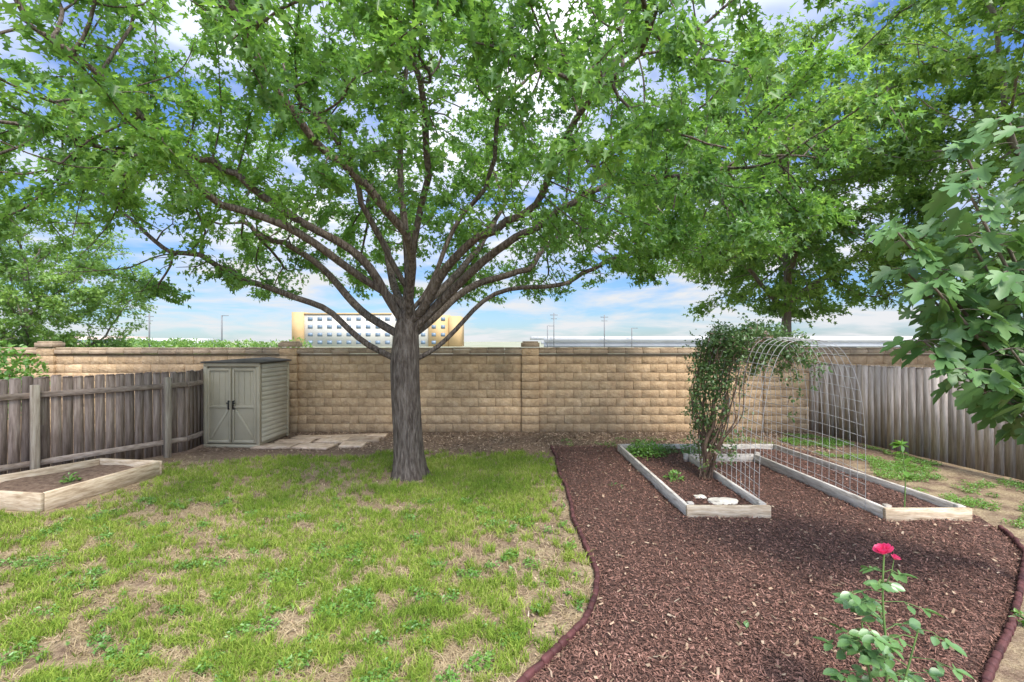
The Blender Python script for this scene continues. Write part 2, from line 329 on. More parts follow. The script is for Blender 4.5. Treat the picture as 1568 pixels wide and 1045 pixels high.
def colonize(limbs, att, step=.2, di=1.6, dk=.32, iters=120, jit=.12, zmin=1.5):
    MAXN=40000; pos=np.zeros((MAXN,3)); par=np.full(MAXN,-1); n=0; cdir={}
    for li,pl in enumerate(limbs):
        q=resample(pl,step)
        if li==0: prev=-1; st=0
        else:
            prev=int(np.argmin(np.linalg.norm(pos[:n]-q[0],axis=1))); st=1
            t=np.arange(len(q))*step; ph=rng.random(3)*6.28; amp=np.minimum(t*.06,.10)[:,None]
            q=q+amp*np.c_[np.sin(t*2.3+ph[0]),np.sin(t*1.9+ph[1]),.8*np.sin(t*2.7+ph[2])]
        for p in q[st:]:
            pos[n]=p+ (rng.normal(0,.02,3) if li else 0); par[n]=prev; prev=n; n+=1
    A=att.copy(); nd=np.full(len(A),1e9); ni=np.zeros(len(A),int)
    def upd(a,b):
        for c in range(a,b,400):
            e=min(b,c+400); dd=np.linalg.norm(A[:,None,:]-pos[None,c:e,:],axis=2); k=dd.argmin(1); m=dd[np.arange(len(A)),k]
            w=m<nd; nd[w]=m[w]; ni[w]=c+k[w]
    upd(0,n)
    for it in range(iters):
        keep=nd>dk; A=A[keep]; nd=nd[keep]; ni=ni[keep]
        if len(A)==0 or n>MAXN-3000: break
        act=nd<(di if it>6 else 3)
        if not act.any(): break
        V=A[act]-pos[ni[act]]; V/=np.linalg.norm(V,axis=1)[:,None]
        ids,inv=np.unique(ni[act],return_inverse=True); S=np.zeros((len(ids),3)); np.add.at(S,inv.ravel(),V)
        S/=np.linalg.norm(S,axis=1)[:,None]+1e-6
        n0=n
        for i,s in zip(ids,S):
            s=s+rng.normal(0,jit,3); s/=np.linalg.norm(s)
            c=cdir.setdefault(int(i),[])
            if len(c)>=3 or any(np.dot(s,q)>.93 for q in c): continue
            c.append(s); pos[n]=pos[i]+s*step; par[n]=i; n+=1
        if n==n0: break
        upd(n0,n)
    return pos[:n],par[:n]
def tree_mesh(pos,par,r_root,e=2.2,rmin=.0035,cap0=.09,capk=.012):
    n=len(pos); ch=[[] for _ in range(n)]
    for i in range(1,n):
        if par[i]>=0: ch[par[i]].append(i)
    order=[];st=[0]
    while st:
        i=st.pop(); order.append(i); st+=ch[i]
    tips=np.zeros(n)
    for i in reversed(order): tips[i]=1 if not ch[i] else sum(tips[c] for c in ch[i])
    rad=np.maximum(rmin,r_root*(tips/tips[0])**(1/e))
    hd=np.linalg.norm(pos-np.array([0,0,2.2]),axis=1)
    near=np.hypot(pos[:,0],pos[:,1])<.14
    cap=np.where(near&(pos[:,2]<3.0),r_root*np.clip(1-(pos[:,2]-1.9)*.38,.35,1),np.maximum(cap0-capk*hd,.012))
    rad=np.minimum(rad,cap)
    for i in order:
        if par[i]>=0: rad[i]=min(rad[i],rad[par[i]])
    for _ in range(2):
        q=pos.copy()
        for i in range(1,n):
            if len(ch[i])==1 and par[i]>=0: q[i]=.5*pos[i]+.25*(pos[par[i]]+pos[ch[i][0]])
        pos=q
    paths=[];rr=[]; stack=[(0,-1)]
    while stack:
        i,p=stack.pop(); P=[];R=[]
        if p>=0: P.append(pos[p]); R.append(min(rad[p],rad[i]*1.3))
        while True:
            P.append(pos[i]);R.append(rad[i])
            if not ch[i]: break
            b=max(ch[i],key=lambda c:tips[c])
            for c in ch[i]:
                if c!=b: stack.append((c,i))
            i=b
        R[-1]*=.5; paths.append(P); rr.append(R)
    return pos,rad,tips,paths,rr
def outward_leaves(pos,par,tips,maxtips,total,size,spread,up=1.0,nz=.5,zmin=2.6,hollow=None):
    k=np.where((tips<=maxtips)&(par>=0)&(pos[:,2]>zmin))[0]; w=1.0/np.sqrt(tips[k])
    if hollow is not None:
        hd=np.linalg.norm((pos[k]-np.array(hollow[0]))/np.array(hollow[1]),axis=1); w=w*np.clip(hd**2,.12,1)
    cl=np.array([mnoise.noise(Vector(p*1.15)) for p in pos[k]]); w=w*np.clip(1+2.1*cl,.08,2.2)
    m=rng.choice(k,total,p=w/w.sum())
    d0=pos[m]-pos[par[m]]; d0/=np.linalg.norm(d0,axis=1)[:,None]+1e-9
    P=pos[m]-d0*.2*rng.random(len(m))[:,None]+rng.normal(0,spread,(len(m),3))*np.array([1,1,.6])
    D=d0*.8+rng.normal(0,.7,(len(m),3)); D[:,2]-=.25
    Nn=rng.normal(0,nz,(len(m),3)); Nn[:,2]+=up
    return P,D,Nn,size*(.65+.6*rng.random(len(m)))
def crown_pts(n, c, r, inner=.5, zlo=None, ns=.55, thr=-.12, seed=0.):
    out=[]
    c=np.array(c);r=np.array(r)
    while len(out)<n:
        p=rng.uniform(-1,1,3); l=np.linalg.norm(p)
        if l>1: continue
        if l<inner and rng.random()>.25: continue
        q=c+p*r
        if zlo is not None and q[2]<zlo(q): continue
        if mnoise.noise(Vector(q*ns)+Vector((seed,3.1,seed)))<thr: continue
        out.append(q)
    return np.array(out)
sides=lambda r: 18 if r>.15 else (12 if r>.06 else (8 if r>.03 else (5 if r>.01 else 3)))
limbs=[
 [(0,0,-.05),(-.02,0,.5),(-.05,0,1.1),(-.09,0,1.7),(-.06,0,2.15),(-.03,.08,2.8),(-.1,.3,3.7),(-.25,.4,4.8),(-.2,.3,6.0),(0,.2,7.2)],
 [(-.09,0,1.85),(-.5,0,2.03),(-.85,.05,2.2),(-1.2,.1,2.45),(-1.75,.2,2.72),(-2.2,.2,3.05),(-3.1,.3,3.35),(-4.2,.3,3.6)],
 [(-.08,0,2.2),(-.6,.2,2.5),(-1.1,.4,2.8),(-1.55,.6,3.3),(-2.3,.9,3.9),(-3.4,1.2,4.3)],
 [(-.05,0,2.7),(-.6,-.3,3.05),(-1.2,-.6,3.5),(-1.8,-1.0,3.8),(-2.4,-1.5,4.2),(-2.8,-2.1,4.8),(-3.1,-2.8,5.3)],
 [(-.03,0,2.4),(.15,-.3,3.0),(.2,-.6,3.5),(-.2,-1.1,3.95),(-.6,-1.5,4.4),(-1.0,-1.9,5.0),(-1.4,-2.5,5.6)],
 [(-.06,0,1.75),(.35,0,1.95),(.7,0,2.2),(.9,.1,2.6),(1.2,.2,2.85),(1.9,.4,3.0),(2.8,.5,3.3),(3.7,.6,3.6)],
 [(-.05,0,2.15),(.4,.3,2.65),(.9,.6,3.0),(1.5,1.0,3.3),(2.3,1.6,4.0),(3.0,2.2,4.6)],
 [(-.05,0,2.3),(.6,-.3,3.2),(1.3,-.7,3.7),(2.0,-1.0,4.2),(2.5,-1.4,4.9),(3.0,-2.1,5.4)],
 [(-.05,0,2.2),(.5,-.1,2.8),(1.1,-.3,3.25),(1.8,-.4,3.8),(2.6,-.5,4.3),(3.8,-.4,4.6),(5,-.4,4.8)],
 [(-.05,0,2.5),(.35,.2,3.1),(.7,.2,3.8),(1.1,0,4.6),(1.4,-.3,5.6)],
 [(-.04,.1,2.6),(-.5,.6,3.3),(-.9,1.2,4.2),(-1.1,1.8,5.2)],
 [(-.03,.05,2.8),(.2,-.3,3.9),(.3,-.7,4.8),(.5,-1.4,5.6)],
 [(-.05,.1,2.9),(-.5,0,3.9),(-.9,-.2,4.8),(-1.6,-.4,5.9)],
 [(-.04,.1,2.4),(.5,.8,3.2),(1.0,1.6,4.0),(1.6,2.2,5)],
 [(-.05,0,2.4),(-.4,-.2,2.95),(-.9,-.5,3.6),(-1.7,-.9,4.2),(-2.8,-1.2,4.6),(-4.2,-1.6,4.8)],
]
def zlo_m(q):
    r=math.hypot(q[0],q[1]); 
    base=2.98+1.25*math.exp(-(r/2.0)**2)
    near=max(0,-q[1]-1.5)*.40
    return base+near+max(0,q[0]-2)*.14 + .4*mnoise.noise(Vector((q[0]*.8,q[1]*.8,2)))
att=crown_pts(7000,(0.0,-.2,4.5),(6.7,5.0,3.6),inner=.38,zlo=zlo_m,ns=.7,thr=-.08)
att=np.vstack([att,np.array([[-4.25,0,2.9],[-4.2,.05,3.1],[-4.35,-.05,2.75],[-4.1,0,3.3]])])
pos,par=colonize(limbs,att,dk=.28)
pos,rad,tips,paths,rr=tree_mesh(pos,par,.225,e=2.0,cap0=.078,capk=.010)
V,F=tube(paths,rr,sides)
z=V[:,2]; rad2=np.hypot(V[:,0],V[:,1]); th=np.arctan2(V[:,1],V[:,0])
fl=np.where((z<.9)&(rad2<.5),1+(.30+.22*np.sin(5*th+.7)+.1*np.sin(9*th))*np.exp(-np.maximum(z,0)/.16)+.035*np.sin(7*th+z*2),1)
V[:,0]*=fl; V[:,1]*=fl
maple=empty('maple_tree',(-1.62,7.65,0))
mk('trunk_and_branches',V,F,M_bark,maple,smooth=True)
P,D,Nn,S=outward_leaves(pos,par,tips,9,86000,.103,.085,hollow=((0,0,3.2),(3.2,3.0,1.9)))
leaves('leaves',P,D,Nn,S,T_maple,M_leaf,maple)

limbs2=[[(0,0,0),(0,0,2),(.1,0,3.4),(.1,.1,5),(0,0,7.5)],
 [(.05,0,3.0),(-.9,-.3,3.8),(-2,-.6,4.6),(-3,-.8,5.2)],[(.05,0,3.2),(1,-.4,4.0),(2.2,-.6,4.8)],[(.1,0,3.6),(-.4,-1,4.6),(-.8,-2,5.6)],
 [(.1,0,3.8),(.6,1,5),(1,1.8,6)],[(.1,0,4.4),(-1,.8,5.8),(-1.6,1.2,7)]]
att=crown_pts(2400,(0,0,6.3),(4.6,4.2,4.2),inner=.4,zlo=lambda q:3.0-.1*abs(q[0])+.5*mnoise.noise(Vector((q[0]*.6,q[1]*.6,5))),ns=.5,thr=-.07,seed=9.)
p2,pa2=colonize(limbs2,att,step=.28,di=2.,dk=.42)
p2,r2,tp2,pt2,rr2=tree_mesh(p2,pa2,.17,rmin=.005,cap0=.12)
V2,F2=tube(pt2,rr2,sides)
P,D,Nn,S=outward_leaves(p2,pa2,tp2,9,40000,.15,.15,zmin=2.3)
def place_shade(loc,rot,scl,first=[]):
    e=empty('shade_tree',loc); e.rotation_euler=(0,0,rot); e.scale=(scl,)*3
    if not first:
        a=mk('trunk_and_branches',V2,F2,M_bark2,e,smooth=True); b=leaves('leaves',P,D,Nn,S,T_maple,M_leaf2,e); first+= [a.data,b.data]
    else:
        for nme,d in zip(('trunk_and_branches','leaves'),first): link(bpy.data.objects.new(nme,d),e)
place_shade((7.5,13.3,0),0,1.0)
place_shade((11.0,9.2,0),2.3,1.02)
place_shade((-13.6,13.5,-1.2),1.2,.70)

# shrub beyond the left fence
n=2600; c=np.array([-10.2,9.2,1.35]); p=rng.normal(0,1,(n,3)); p/=np.linalg.norm(p,axis=1)[:,None]; p*=(rng.random(n)**.4)[:,None]
P=c+p*np.array([1.15,1.0,.85]); 
shr=empty('shrub'); leaves('leaves',P,rng.normal(0,1,(n,3)),np.c_[rng.normal(0,.5,(n,2)),np.ones(n)],.07+.06*rng.random(n),T_oval,M_weed,shr)
stp=[[(c[0],c[1],0),tuple(c+p[i]*.7)] for i in range(18)]
Vs,Fs=tube([resample(s,.3) for s in stp],[[.012]*len(resample(s,.3)) for s in stp],lambda r:5); mk('stems',Vs,Fs,M_stem,shr)

# ------------------------------------------------------------------ block wall
wall=empty('block_wall')
WY=11.4; pil=[-16.65,-10.95,-5.25,.43,6.12,11.8,17.5]
core=Boxes(); core.add((0.4,WY+.092,.92),(35,.16,1.84)); core.make('mortar_core',M_mortar,wall)
bl=Boxes(); cp=Boxes()
for a,b in zip(pil[:-1],pil[1:]):
    x0,x1=a+.2,b-.2; L_=x1-x0
    for r in range(9):
        bw=.405; off=(r%2)*bw/2; xs=[x0]+[v for v in np.arange(x0+bw-off,x1-.06,bw)]+[x1]
        for i in range(len(xs)-1):
            w=xs[i+1]-xs[i]
            if w<.05: continue
            d=.10+random.uniform(-.004,.010)
            bl.add(((xs[i]+xs[i+1])/2,WY+.05-(d-.1)/2,.1+.2*r+.003),(w-random.uniform(.003,.008),d,.194))
    nc=int(L_/.4); 
    for i in range(nc):
        w=L_/nc; cp.add((x0+w*(i+.5),WY+.085,1.9+random.uniform(-.004,.004)),(w-.006,.30,.10))
        cp.add((x0+w*(i+.5),WY+.085,1.975+random.uniform(-.004,.004)),(w-.006,.22,.045))
for xp in pil:
    for r in range(10):
        bl.add((xp,WY+.06,.1+.2*r),(.40,.26+random.uniform(-.004,.006),.192))
    cp.add((xp,WY+.06,2.06),(.43,.34,.10)); cp.add((xp,WY+.06,2.125),(.36,.27,.04))
bl.make('blocks',M_block,wall,bevel=.004); cp.make('cap_stones',M_cap,wall,bevel=.008)

# ------------------------------------------------------------------ wooden fences
def fence(name, path, h0, h1, mat, inward, rails=True, posts=(), pm=M_postN, gapf=.008, rag=.02):
    e=empty(name); B=Boxes(); R=Boxes(); Pp=Boxes()
    path=np.array(path,float); tot=sum(np.linalg.norm(path[i+1]-path[i]) for i in range(len(path)-1)); acc=0
    for i in range(len(path)-1):
        a,b=path[i],path[i+1]; L_=np.linalg.norm(b-a); d=(b-a)/L_; ang=math.atan2(d[1],d[0]); nrm=np.array([-d[1],d[0]])*inward
        s=0
        while s<L_-.05:
            w=.14+random.uniform(-.006,.004); c=a+d*(s+w/2)-nrm*random.uniform(0,.006); h=np.interp(acc+s,[0,tot],[h0,h1])+random.uniform(-rag,rag)
            B.add((c[0],c[1],h/2+.02),(w-gapf-random.uniform(0,.006),.016,h-.04),rz=ang,rx=random.uniform(-.012,.012),ry=random.uniform(-.008,.008))
            def dog(v):
                v=v.copy(); t=v[:,2]>0; v[t,0]*=.66; return v
            B.add((c[0],c[1],h+.0105),(w-gapf,.0155,.020),rz=ang,mod=dog)
            s+=w
        if rails:
            for zz in (.28,1.32):
                c=a+d*L_/2+nrm*.032
                R.add((c[0],c[1],zz),(L_,.04,.088),rz=ang)
            for (pi,t) in posts:
                if pi!=i: continue
                c=a+d*L_*t+nrm*.09
                Pp.add((c[0],c[1],.74),(.10,.09,1.48),rz=ang)
        acc+=L_
    B.make('pickets',mat,e)
    if rails: R.make('rails',M_rail,e,bevel=.004); Pp.make('posts',pm,e,bevel=.005)
    return e
fence('wooden_fence',[(-9.6,3.6),(-7.31,7.47),(-6.25,9.27),(-6.5,11.35)],1.62,1.54,M_fenceL,-1,posts=[(0,0.02),(0,.5),(0,.985),(1,.83)])
fence('wooden_fence',[(6.98,11.36),(7.73,7.3),(8.4,3.6)],1.62,1.70,M_fenceR,-1,rails=False,gapf=.001,rag=.010)

# ------------------------------------------------------------------ raised beds
def timber_line(B,a,b,z,h,t,ext=0):
    a=np.array(a,float);b=np.array(b,float);L_=np.linalg.norm(b-a);d=(b-a)/L_;c=(a+b)/2
    B.add((c[0],c[1],z),(L_+ext,t,h),rz=math.atan2(d[1],d[0]),ry=0)
def soil_sheet(name,poly,z,parent,mat=M_soil):
    p=np.array(poly,float); k=34; u=np.linspace(0,1,k); U,W=np.meshgrid(u,u,indexing='ij')
    XY=(p[0]*((1-U)*(1-W))[...,None]+p[1]*(U*(1-W))[...,None]+p[2]*(U*W)[...,None]+p[3]*((1-U)*W)[...,None])
    Z=z+.05*(vn(XY[...,0],XY[...,1],3,40)-.5)+.02*vn(XY[...,0],XY[...,1],12,44)
    i=np.arange(k*k).reshape(k,k); F=np.stack([i[:-1,:-1],i[1:,:-1],i[1:,1:],i[:-1,1:]],-1).reshape(-1,4)
    return mk(name,np.c_[XY.reshape(-1,2),Z.ravel()],F,mat,parent,smooth=True)
bedL=empty('raised_garden_bed'); B=Boxes()
cn=[(-5.92,6.08),(-5.62,7.72),(-6.72,7.9),(-7.6,6.35)]
for i in range(4):
    timber_line(B,cn[i],cn[(i+1)%4],.118,.236,.05,ext=.04 if i%2 else -.052)
B.make('timbers',M_timb,bedL,bevel=.006)
soil_sheet('soil',[(-7.55,6.38),(-5.96,6.12),(-5.66,7.68),(-6.7,7.85)],.13,bedL)
bedR=empty('raised_garden_bed'); B=Boxes(); B2=Boxes()
H=.19
outer=[((2.10,5.79),(2.03,9.2)),((3.05,5.81),(3.06,8.38)),((4.40,5.70),(4.22,8.40)),((5.36,5.72),(4.98,9.2))]
timber_line(B2,*outer[0],H/2,H,.045); timber_line(B2,*outer[1],H/2,H,.045,-.05); timber_line(B2,*outer[2],H/2,H,.045); timber_line(B2,*outer[3],H/2,H,.045)
timber_line(B2,(2.05,9.2),(4.96,9.2),H/2,H,.045); timber_line(B2,(3.09,8.38),(4.19,8.40),H/2,H,.045)
timber_line(B,(2.08,5.765),(3.08,5.765),H/2,H,.048); timber_line(B,(4.37,5.675),(5.385,5.675),H/2,H,.048)
for q in [(2.15,5.83),(3.0,5.83),(4.45,5.74),(5.3,5.74),(3.0,8.34),(4.28,8.45)]: B2.add((q[0],q[1],.105),(.07,.07,.21))
B.make('front_timbers',M_timb,bedR,bevel=.005); B2.make('side_timbers',M_timb2,bedR,bevel=.005)
soil_sheet('soil_a',[(2.11,5.8),(3.04,5.8),(3.04,8.39),(2.06,8.39)],.09,bedR,M_mulch)
soil_sheet('soil_b',[(4.41,5.7),(5.34,5.7),(5.03,8.4),(4.23,8.4)],.09,bedR,M_mulch)
soil_sheet('soil_c',[(2.05,8.37),(5.0,8.37),(4.96,9.18),(2.05,9.18)],.09,bedR,M_mulch)
n=9000; xx=np.r_[2.14+.87*rng.random(n//2),4.45+.75*rng.random(n//2)]; yy=5.85+3.2*rng.random(n)
chips('bed_chips',np.c_[xx,yy,.105+.02*rng.random(n)],(.017,.006),M_chip,bedR)
def rock(name,loc,r,mat,seed):
    import bmesh
    bm=bmesh.new(); bmesh.ops.create_icosphere(bm,subdivisions=3,radius=1)
    for v in bm.verts:
        k=1+.35*mnoise.noise(v.co*1.3+Vector((seed,0,0)))+.12*mnoise.noise(v.co*4+Vector((seed,0,0)))
        v.co=Vector((v.co.x*r[0]*k,v.co.y*r[1]*k,v.co.z*r[2]*k))
    me=bpy.data.meshes.new(name); bm.to_mesh(me); bm.free(); me.materials.append(mat)
    o=bpy.data.objects.new(name,me); o.location=loc; link(o); return o
rock('garden_rock',(2.66,6.12,.12),(.19,.11,.035),M_rock,1.)
rock('garden_rock',(2.45,6.3,.12),(.08,.05,.025),M_rock,3.)

# ------------------------------------------------------------------ wire arch trellis
x0,x1=3.07,4.37; cx=(x0+x1)/2; hw=(x1-x0)/2
def archpt(s,y):
    t=math.pi*(1-s); ex=.55
    c_,s_=math.cos(t),math.sin(t)
    return (cx+hw*math.copysign(abs(c_)**ex,c_)+.03*math.sin(y*3)+.02*math.sin(s*9+y), y+.015*math.sin(s*14), .08+(2.10+.03*math.sin(y*2))*abs(s_)**.75)
paths=[]; 
for yv in np.arange(5.95,8.36,.15): paths.append([archpt(s,yv) for s in np.linspace(0.0,1,40)])
arc=np.array([archpt(s,7) for s in np.linspace(0,1,200)]); L_=np.r_[0,np.cumsum(np.linalg.norm(np.diff(arc,axis=0),axis=1))]
for t in np.arange(0,L_[-1]+.01,.15):
    s=float(np.interp(t,L_,np.linspace(0,1,200))); paths.append([archpt(s,yv) for yv in np.linspace(5.95,8.35,10)])
V,F=tube([np.array(p) for p in paths],[[.0035]*len(p) for p in paths],lambda r:4)
arch=empty('wire_arch_trellis'); mk('wires',V,F,M_wire,arch)

# climbing rose
rose=empty('climbing_rose')
canes=[]; base=np.array([2.9,7.2,.1])
for k in range(44):
    y_=random.uniform(6.7,8.3); send=random.choice([.38,.45,.5,.55,.6,.64,.68,.72,.76,.8])
    pts=[tuple(base+rng.normal(0,.04,3)*np.array([1,1,0]))]
    pts.append((3.0+random.uniform(-.1,.12),7.2+(y_-7.2)*.4,.6))
    for s in np.linspace(.12,send,7):
        q=np.array(archpt(s,y_)); pts.append(tuple(q+rng.normal(0,.06,3)+np.array([0,0,.03])))
    if random.random()<.8:
        q=np.array(pts[-1]); pts.append(tuple(q+np.array([random.uniform(-.25,.45),random.uniform(-.2,.2),random.uniform(-.45,.25)])))
    canes.append(resample(pts,.08))
V,F=tube(canes,[np.linspace(.010,.003,len(c)) for c in canes],lambda r:5); mk('canes',V,F,M_stem,rose,smooth=True)
trunkp=resample([(2.88,7.3,.08),(2.95,7.22,.3),(2.88,7.25,.6),(3.02,7.2,.9),(3.0,7.2,1.3)],.06)
V,F=tube([trunkp],[np.linspace(.035,.02,len(trunkp))],lambda r:8); mk('main_stem',V,F,M_stem,rose,smooth=True)
pp=np.concatenate([c[14:] for c in canes]); kk=np.clip((pp[:,2]-.7)/1.3,.08,1)**1.8*np.where(pp[:,0]<3.25,.45,1.25); kk/=kk.sum()
cl=pp[rng.choice(len(pp),760,p=kk)]+rng.normal(0,.085,(760,3))
extra=np.array([(3.03+random.gauss(0,.13),7.4+random.gauss(0,.32),random.uniform(.35,1.8)) for _ in range(130)])
cl=np.vstack([cl,extra]); per=11
m=np.repeat(np.arange(len(cl)),per); P=cl[m]+rng.normal(0,.04,(len(m),3)); D=rng.normal(0,1,(len(m),3)); D[:,2]-=.3
leaves('leaves',P,D,np.c_[rng.normal(0,.6,(len(m),2)),np.ones(len(m))],.04+.03*rng.random(len(m)),T_oval,M_rose,rose)
i=rng.integers(0,len(cl),110); m=np.repeat(i,7)
c90=cl[m]; leaves('blooms',c90+rng.normal(0,.008,c90.shape),rng.normal(0,1,c90.shape),rng.normal(0,1,c90.shape),np.full(len(m),.034),T_oval,M_pale,rose)

# ------------------------------------------------------------------ small bed plants
def clump(name,c,r,h,n,size,mat,tpl=T_oval):
    e=empty(name,c); p=rng.normal(0,1,(n,3)); p/=np.linalg.norm(p,axis=1)[:,None]; p*=(rng.random(n)**.45)[:,None]; p[:,2]=np.abs(p[:,2])
    P=p*np.array([r,r,h]); D=p+rng.normal(0,.5,(n,3)); leaves('leaves',P,D,np.c_[rng.normal(0,.4,(n,2)),np.ones(n)],size*(.6+.7*rng.random(n)),tpl,mat,e)
    st=[[(0,0,0),tuple(P[i]*.9)] for i in range(0,n,max(1,n//14))]
    V,F=tube([resample(s,.1) for s in st],[[.004]*len(resample(s,.1)) for s in st],lambda r:4); mk('stems',V,F,M_gstem,e)
clump('herb_plant',(2.42,8.75,.1),.36,.24,900,.05,M_weed)
clump('herb_plant',(2.85,8.9,.1),.18,.15,250,.045,M_rose)
clump('seedling_plant',(2.40,7.15,.1),.13,.13,90,.05,M_weed)
clump('seedling_plant',(3.25,8.8,.1),.2,.16,200,.05,M_roseb)
clump('seedling_plant',(-6.3,6.9,.14),.10,.12,60,.05,M_weed)
clump('seedling_plant',(1.5,7.0,.03),.12,.04,50,.045,M_rose)
clump('seedling_plant',(1.7,3.55,.03),.06,.03,26,.05,M_roseb)
clump('seedling_plant',(3.9,3.65,.03),.08,.05,36,.05,M_weed)
ts=empty('tall_weed',(4.72,5.82,.1)); sp=resample([(0,0,0),(.02,0,.4),(-.03,0,.8)],.08)
V,F=tube([sp],[np.linspace(.008,.004,len(sp))],lambda r:6); mk('stem',V,F,M_gstem,ts)
q=sp[rng.integers(4,len(sp),26)]; q[14:]=sp[-1]; leaves('leaves',q,np.c_[rng.normal(0,1,(26,2)),rng.normal(.2,.3,26)],np.c_[rng.normal(0,.3,(26,2)),np.ones(26)],.08+.06*rng.random(26),T_oval,M_weed,ts)

# ------------------------------------------------------------------ fig tree (right foreground)
fig=empty('fig_tree'); fb=np.array([4.75,4.0,0.])
tips_=[(2.78,3.5,2.95),(2.90,3.35,2.55),(2.98,3.5,2.15),(3.10,3.3,3.2),(3.35,3.6,3.6),(3.15,3.3,1.95),(3.3,3.2,2.6),(3.5,3.8,3.1),(3.05,3.9,3.1),(3.35,3.1,1.85),
      (3.55,3.3,3.6),(3.7,3.5,2.2),(3.6,3.2,2.9),(3.9,3.8,3.9),(3.2,3.8,2.4),(3.8,3.6,1.9),(3.0,3.7,2.7),(3.75,3.3,3.3),(3.45,3.5,2.3),(3.6,3.9,2.6),(4.2,3.6,3.4),(3.25,3.45,2.9),(3.6,3.4,2.65),(3.4,3.3,2.1)]
paths=[];rr=[];P=[];D=[];S=[];Nl=[]
for t in tips_:
    t=np.array(t); mid=fb*.45+t*.55+np.array([0.15,0,.35]); low=fb+(t-fb)*.12+np.array([0,0,.7])
    q=resample([tuple(fb),tuple(low),tuple(mid),tuple(t)],.1); paths.append(q); rr.append(np.linspace(.03,.007,len(q)))
    s0=int(len(q)*.6)
    for j in range(s0,len(q)):
        for _ in range(2 if j<len(q)-1 else 5):
            a=random.uniform(0,2*math.pi); out=np.array([math.cos(a),math.sin(a),random.uniform(-.5,.2)])+np.array([-.35,-.3,0])
            out/=np.linalg.norm(out); pet=q[j]+out*random.uniform(.05,.13)
            paths.append(np.array([q[j],(q[j]+pet)/2+np.array([0,0,.01]),pet])); rr.append([.004,.003,.0025])
            P.append(pet); d=out+np.array([0,0,-.4]); D.append(d); Nl.append(np.array([random.gauss(-.15,.4),random.gauss(-.25,.4),1.])); S.append(random.uniform(.09,.20))
V,F=tube(paths,rr,lambda r:8 if r>.02 else 4); mk('stems',V,F,M_bark2,fig,smooth=True)
leaves('leaves',np.array(P),np.array(D),np.array(Nl),np.array(S),T_fig,M_fig,fig)

# ------------------------------------------------------------------ rosebush (front right)
rb=empty('rose_bush',(2.0,2.6,0.02))
stems=[resample([(0,0,0),(.02,0,.4),(-.01,.0,.75),(0,0,.99)],.05),resample([(0,0,0),(.08,-.03,.3),(.16,-.03,.6)],.05),resample([(0,0,0),(-.06,.02,.3),(-.12,0,.62)],.05)]
paths=list(stems); rr=[np.linspace(.008,.004,len(s)) for s in stems]; P=[];D=[];Nl=[];S=[]
for si,s in enumerate(stems):
    for j in range(5,len(s)-(2 if si==0 else 0)):
        for _ in range(2 if si==0 else 1):
            a=random.uniform(0,2*math.pi); L_=random.uniform(.13,.22)*(.55 if (si==0 and j>len(s)-5) else 1)
            o=np.array([math.cos(a),math.sin(a)*.8,random.uniform(.05,.45)]); e_=s[j]+o*L_+np.array([0,0,-.02]); mid=(s[j]+e_)/2+np.array([0,0,.02])
            paths.append(np.array([s[j],mid,e_])); rr.append([.0025,.002,.0015])
            side=np.cross(o,[0,0,1]); side/=np.linalg.norm(side)
            for (f,sd) in ((1,0),(.98,1),(.98,-1),(.62,1),(.62,-1)):
                pt=s[j]+(e_-s[j])*f; d=(o*1.0 if sd==0 else o*.35+side*sd); P.append(pt); D.append(d+np.array([0,0,-.15])); Nl.append([random.gauss(0,.35),random.gauss(-.3,.35),1]); S.append(random.uniform(.05,.08)*(1.1 if sd==0 else .9))
paths.append(np.array([stems[0][-5],stems[0][-3]+np.array([.045,0,0]),stems[0][-1]+np.array([.055,0,-.03])])); rr.append([.003,.0025,.002])
V,F=tube(paths,rr,lambda r:6); mk('stems',V,F,M_gstem,rb,smooth=True)
T_ro=half([(0,0),(.22,.15),(.33,.38),(.32,.6),(.18,.85),(0,1)],.22)
leaves('leaves',np.array(P),np.array(D,float),np.array(Nl,float),S,T_ro,M_roseb,rb)
VV=[];FF=[];n=0
def bloom(top,sc_,tilt):
    global n
    for ring,(cnt,r,h,op) in enumerate([(4,.011,.052,.02),(5,.020,.056,.12),(6,.029,.055,.38),(6,.036,.048,.85)]):
        for k in range(cnt):
            a=2*math.pi*k/cnt+ring*.5+random.uniform(-.15,.15); hk=h*random.uniform(.88,1.1)
            for iu in range(6):
                for iv in range(6):
                    v=iv/5; u=(iu/5-.5)*2.0*(1-.45*max(0,v-.55)**1.2*2)*.62
                    q=r*(.18+.82*math.sin(v*1.75))+op*hk*.30*v**3; zz=hk*v*(1-.25*op*v)+.003*math.sin(iu*2.1+k)*v
                    p_=np.array([math.cos(a+u)*q,math.sin(a+u)*q,zz])*sc_
                    p_=np.array([p_[0]*math.cos(tilt)+p_[2]*math.sin(tilt),p_[1]-p_[2]*.35,-p_[0]*math.sin(tilt)+p_[2]*math.cos(tilt)])
                    VV.append(top+p_)
            i=np.arange(36).reshape(6,6)+n; FF.append(np.stack([i[:-1,:-1],i[1:,:-1],i[1:,1:],i[:-1,1:]],-1).reshape(-1,4)); n+=36
bloom(np.array([-.005,0,.985]),1.0,-.3); bloom(np.array([.055,0,.955]),.5,.35)
mk('bloom',VV,np.concatenate(FF),M_pink,rb,smooth=True)

